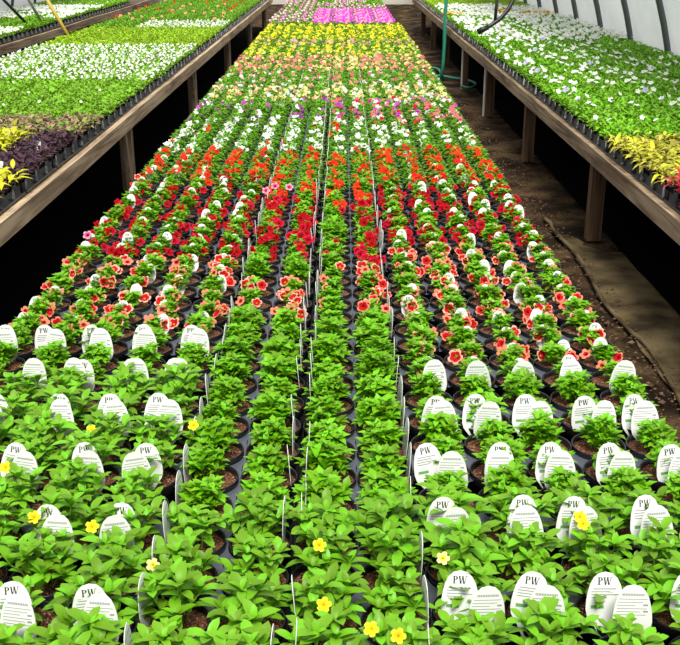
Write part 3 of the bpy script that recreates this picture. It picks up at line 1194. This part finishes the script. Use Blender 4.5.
# ------------------------------------------------------------------ ground
M['dirt'] = mat('aisle_dirt', (0.12, 0.07, 0.035), .95, .15, noise=(3.2, 9, [(0.36, (0.008, 0.005, 0.002)), (0.48, (0.032, 0.018, 0.008)), (0.57, (0.075, 0.045, 0.020)), (0.70, (0.14, 0.09, 0.042))]), bump=(18, 1.0, .06), coords='Object')
M['packed'] = mat('packed_earth', (0.2, 0.15, 0.08), .9, .2, noise=(4.5, 8, [(0.36, (0.035, 0.024, 0.010)), (0.50, (0.105, 0.076, 0.034)), (0.66, (0.18, 0.135, 0.066))]), bump=(22, .5, .012), coords='Object')
M['shade_black'] = mat('shade_black_fabric', (0.002, 0.002, 0.002), .95, .02, bump=(160, .3, .003))  # near-black base puts the shade under the benches into the cloth colour
M['pebble'] = mat('small_stone', (0.13, 0.075, 0.045), .8, .2, island=.9)


def grid_mesh(name, x0, x1, y0, y1, nx, ny, fz, m, smooth=True):
    mb = MB()
    vs = []; fs = []
    for j in range(ny + 1):
        for i in range(nx + 1):
            x, y = x0 + (x1 - x0) * i / nx, y0 + (y1 - y0) * j / ny
            vs.append((x, y, fz(x, y, i / nx, j / ny)))
    for j in range(ny):
        for i in range(nx):
            a = j * (nx + 1) + i
            fs.append((a, a + 1, a + nx + 2, a + nx + 1))
    mb.add(vs, fs, m)
    return mb.mesh(name, smooth)


from mathutils import noise as mn
fl = link('floor', grid_mesh('floor', -6.5, 4.2, -1.5, 31, 180, 420, lambda x, y, u, v: (.045 * max(0, mn.noise(Vector((x * 5, y * 2.2, 9)))) if x > 1.2 and y > 6.2 else 0) + .016 * mn.noise(Vector((x * 3, y * 3, 0))) + .008 * mn.noise(Vector((x * 11, y * 11, 3))) - .014, 'dirt'))
tagp(fl, 'bare brown dirt floor of the greenhouse aisles', kind='structure')
pk = link('path', grid_mesh('path', 1.285, 1.60, 2.0, 6.6, 30, 160, lambda x, y, u, v: .012 * math.sin(PI * u) * min(1, 3 * (1 - v)) + .006 * mn.noise(Vector((x * 6, y * 4, 1))) + .004 - .06 * max(0, v - .72) * 4 * (.6 + .8 * u) + (.03 * mn.noise(Vector((x * 5, y * 3, 2))) if v > .6 else 0) * (v - .6) * 2.5 - .02 * max(0, .12 - u) * 8 * abs(mn.noise(Vector((x, y * 5, 7)))), 'packed'))
tagp(pk, 'smooth trodden earth strip in the right aisle', kind='structure')
fb = link('shade_ground_fabric', grid_mesh('shade_ground_fabric', -6.2, -.55, 0.5, 21, 60, 200, lambda x, y, u, v: .022 + .005 * mn.noise(Vector((x * 2, y * 2, 0))), 'shade_black'))
tagp(fb, 'woven ground cloth under the left benches, coloured black for their shade', 'ground cloth')
fb = link('shade_ground_fabric', grid_mesh('shade_ground_fabric', 1.56, 3.1, 2.5, 21, 30, 200, lambda x, y, u, v: .018 + .012 * mn.noise(Vector((x * 3, y * 3, 5))), 'shade_black'))
tagp(fb, 'crumpled ground cloth under the right bench, coloured black for its shade', 'ground cloth')
# wrinkled cloth edge along the aisle
mb = MB()
pts = []
for i in range(44):
    y = 2.6 + i * .085
    pts.append((1.285 + .05 * mn.noise(Vector((0, y * 1.4, 0))) + .015 * mn.noise(Vector((0, y * 6, 0))), y, .012 + .008 * mn.noise(Vector((4, y * 3, 0)))))
mb.tube(pts, [.010 + .006 * abs(mn.noise(Vector((9, p[1] * 4, 0)))) for p in pts], 'packed', 6)
o = link('earth_ridge', mb.mesh('earth_ridge', True))
tagp(o, 'low crumbling earth ridge along the right aisle', kind='structure')
# pebbles, crumbs: uncountable
mb = MB()
r = random.Random(4)
for i in range(2600):
    x, y = r.uniform(1.0, 1.36), 2.4 + 9 * r.random() ** 1.5
    s = r.uniform(.002, .008) * (2 if r.random() < .05 else 1)
    v = np.array([(1, 0, 0), (0, 1, 0), (-1, 0, 0), (0, -1, 0), (.2, .1, .7), (0, 0, -.6)]) * s * np.array([r.uniform(.7, 1.4), r.uniform(.7, 1.4), 1])
    mb.add(v + np.array([x, y, .012]), [(0, 1, 4), (1, 2, 4), (2, 3, 4), (3, 0, 4), (1, 0, 5), (2, 1, 5), (3, 2, 5), (0, 3, 5)], 'pebble')
o = link('gravel', mb.mesh('gravel'))
tagp(o, 'scattered crumbs of soil and small stones on the right aisle floor', 'gravel', kind='stuff')

# ------------------------------------------------------------------ greenhouse shell
M['poly'] = mat('white_poly_sheet', (0.88, 0.90, 0.90), .4, .3, noise=(2.2, 5, [(0.3, (0.80, 0.83, 0.83)), (0.7, (0.93, 0.94, 0.93))]), transl=.5, bump=(3.5, .25, .05))
M['steel'] = mat('grey_steel', (0.13, 0.14, 0.15), .5, .5, metallic=.6)
M['endwall'] = mat('end_panel', (0.80, 0.76, 0.66), .6, transl=.3)


def arch(x0, sgn, t):
    """hoop profile: t 0..1 from the ground up"""
    return x0 - sgn * (.10 * t + .95 * t * t), 2.6 * t


def side_wall(name, x0, sgn, label, ya, yb_):
    mb = MB()
    n, m_ = 14, 60
    vs = []; fs = []
    for j in range(m_ + 1):
        y = ya + (yb_ - ya) * j / m_
        for i in range(n + 1):
            x, z = arch(x0 + sgn * .03, sgn, i / n)
            vs.append((x + .012 * math.sin(y * 9 + i), y, z))
    for j in range(m_):
        for i in range(n):
            a = j * (n + 1) + i
            fs.append((a, a + 1, a + n + 2, a + n + 1))
    mb.add(vs, fs, 'poly')
    tagp(link(name, mb.mesh(name, True)), label, kind='structure')


side_wall('wall_right', 3.10, 1, 'white plastic sheet wall beside the right bench', 2, 29)
side_wall('wall_left', -5.45, -1, 'white plastic sheet wall beyond the left benches', 2, 29)
ribn = 0
for x0, sgn, word, ph in ((3.08, 1, 'right', .40), (-5.42, -1, 'left', .10)):
    for i in range(16):
        y = 7.95 + ph + (i - 2) * 1.30
        mb = MB()
        pts = []
        for j in range(15):
            x, z = arch(x0, sgn, j / 14)
            pts.append((x, y, z))
        mb.tube(pts, .030 if sgn > 0 else .024, 'steel', 8)
        o = link('hoop_rib', mb.mesh('hoop_rib', True))
        tagp(o, f'dark steel hoop rib against the {word} plastic wall, {ordn(i + 1)} from the near end', 'rib', f'steel hoops on the {word} wall')
mb = MB()
mb.box((-6, 29, 0), (3.6, 29.05, 3.2), 'endwall')
tagp(link('wall_back', mb.mesh('wall_back')), 'pale end wall of the greenhouse', kind='structure')

for nm, xx, word in (('light_block_right', 3.06, 'right'), ('light_block_left', -5.42, 'left')):  # unseen boards added to keep light out from under the benches
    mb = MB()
    mb.box((xx, 2, 0), (xx + .03, 29, .56), 'shade_black')
    tagp(link(nm, mb.mesh(nm)), f'added dark boards blocking light at the foot of the {word} plastic wall', kind='structure')

# ------------------------------------------------------------------ hoses and sticks
M['green_hose'] = mat('green_hose', (0.02, 0.22, 0.13), .4, .5)
M['black_hose'] = mat('black_hose', (0.010, 0.010, 0.011), .4, .5)
M['yellow_stick'] = mat('yellow_stick', (0.55, 0.40, 0.06), .5)
M['grey_stick'] = mat('grey_stick', (0.28, 0.28, 0.24), .6)

zb = 12.6
base = ray_to_z(441, 82, .02)
topp = at_depth(450, -40, zb - .5)
h = empty('garden_hose', base)
tagp(h, 'green garden hose hanging down beside the right bench, looped on the ground', 'hose')
mb = MB()
L_ = lambda p: tuple(Vector(p) - base)
mb.tube([L_(base.lerp(topp, i / 6) + Vector((.01 * math.sin(i * 1.3), 0, 0))) for i in range(7)], .022, 'green_hose', 8)
link('hose_drop', mb.mesh('hose_drop', True), h)
mb = MB()
pts = [ray_to_z(px, py, .035) for px, py in ((428, 69), (434, 68), (440, 71), (441, 79), (435, 81), (428, 80), (438, 76), (452, 78), (466, 80), (476, 84), (470, 88), (460, 86))]
sm = []
for i in range(len(pts) - 1):
    for j in range(4):
        t = j / 4
        p0, p1, p2, p3 = pts[max(i - 1, 0)], pts[i], pts[i + 1], pts[min(i + 2, len(pts) - 1)]
        sm.append(L_(.5 * ((2 * p1) + (p2 - p0) * t + (2 * p0 - 5 * p1 + 4 * p2 - p3) * t * t + (3 * p1 - p0 - 3 * p2 + p3) * t ** 3)))
mb.tube(sm, .018, 'green_hose', 8)
link('hose_loop', mb.mesh('hose_loop', True), h)

z = 10.5
pts = [at_depth(px, py, z) for px, py in ((522, -70), (517, -30), (513, 0), (508, 10), (500, 19), (490, 26), (479, 31))]
o0 = pts[-1].copy()
h = empty('watering_hose', o0)
tagp(h, 'black drooping watering hose above the right bench', 'hose')
mb = MB()
mb.tube([tuple(p - o0) for p in pts], .022, 'black_hose', 8)
link('hose', mb.mesh('hose', True), h)
mb = MB()
mb.tube([tuple(at_depth(px, py, z) - o0) for px, py in ((499, -70), (497, 0), (495, 21))], .016, 'black_hose', 8)
link('support_rod', mb.mesh('support_rod', True), h)
mb = MB()
mb.tube([tuple(at_depth(px, py, z) - o0) for px, py in ((488, 27), (478, 32))], [.026, .032], 'black_hose', 10)
link('nozzle', mb.mesh('nozzle', True), h)

for nm, lab, p0, p1, rad, m_ in (
        ('watering_wand', 'black slanting wand over the white flowers of the outermost bench', ray_to_z(29, 26, .64), at_depth(-30, -35, 12.2), .018, 'black_hose'),
        ('garden_stake', 'yellow slanting stake in the gap between the left benches', None, None, .020, 'yellow_stick'),
        ('garden_stake', 'grey weathered stake over the outermost bench', ray_to_z(43, 25, .64), at_depth(12, -30, 12.4), .018, 'grey_stick')):
    if p0 is None:
        p0 = ray_to_z(69, 37, .635)
        zz = -(MI @ p0).z
        p1 = at_depth(33, -24, zz)
    mb = MB()
    mid_ = p0.lerp(p1, .5)
    mb.tube([(0, 0, 0), tuple(mid_ - p0), tuple(p1 - p0)], rad, m_, 8)
    tagp(link(nm, mb.mesh(nm, True), None, p0), lab, 'stick')

# ------------------------------------------------------------------ light
w = bpy.data.worlds.new('world')
bpy.context.scene.world = w
w.use_nodes = True
n, L = w.node_tree.nodes, w.node_tree.links
bg = n['Background']
tc = n.new('ShaderNodeTexCoord')
sx = n.new('ShaderNodeSeparateXYZ')
L.new(tc.outputs['Generated'], sx.inputs[0])
cr = n.new('ShaderNodeValToRGB')
e = cr.color_ramp.elements
e[0].position, e[0].color = .0, (.34, .35, .36, 1)
e[1].position, e[1].color = .75, (1, 1, 1.0, 1)
e2 = e.new(.25); e2.color = (.64, .66, .68, 1)
L.new(sx.outputs['Z'], cr.inputs['Fac'])
L.new(cr.outputs['Color'], bg.inputs['Color'])
bg.inputs['Strength'].default_value = .76
sd = bpy.data.lights.new('sun', 'SUN')
sd.energy = 3.2
sd.angle = math.radians(25)
sd.color = (1.0, .97, .90)
so = bpy.data.objects.new('sun', sd)
C.objects.link(so)
so.rotation_euler = (math.radians(30), math.radians(3), 0)

sc = bpy.context.scene
sc.view_settings.view_transform = 'Standard'
sc.view_settings.look = 'None'
sc.view_settings.gamma = 1
sc.view_settings.use_curve_mapping = False
sc.view_settings.exposure = 0.42
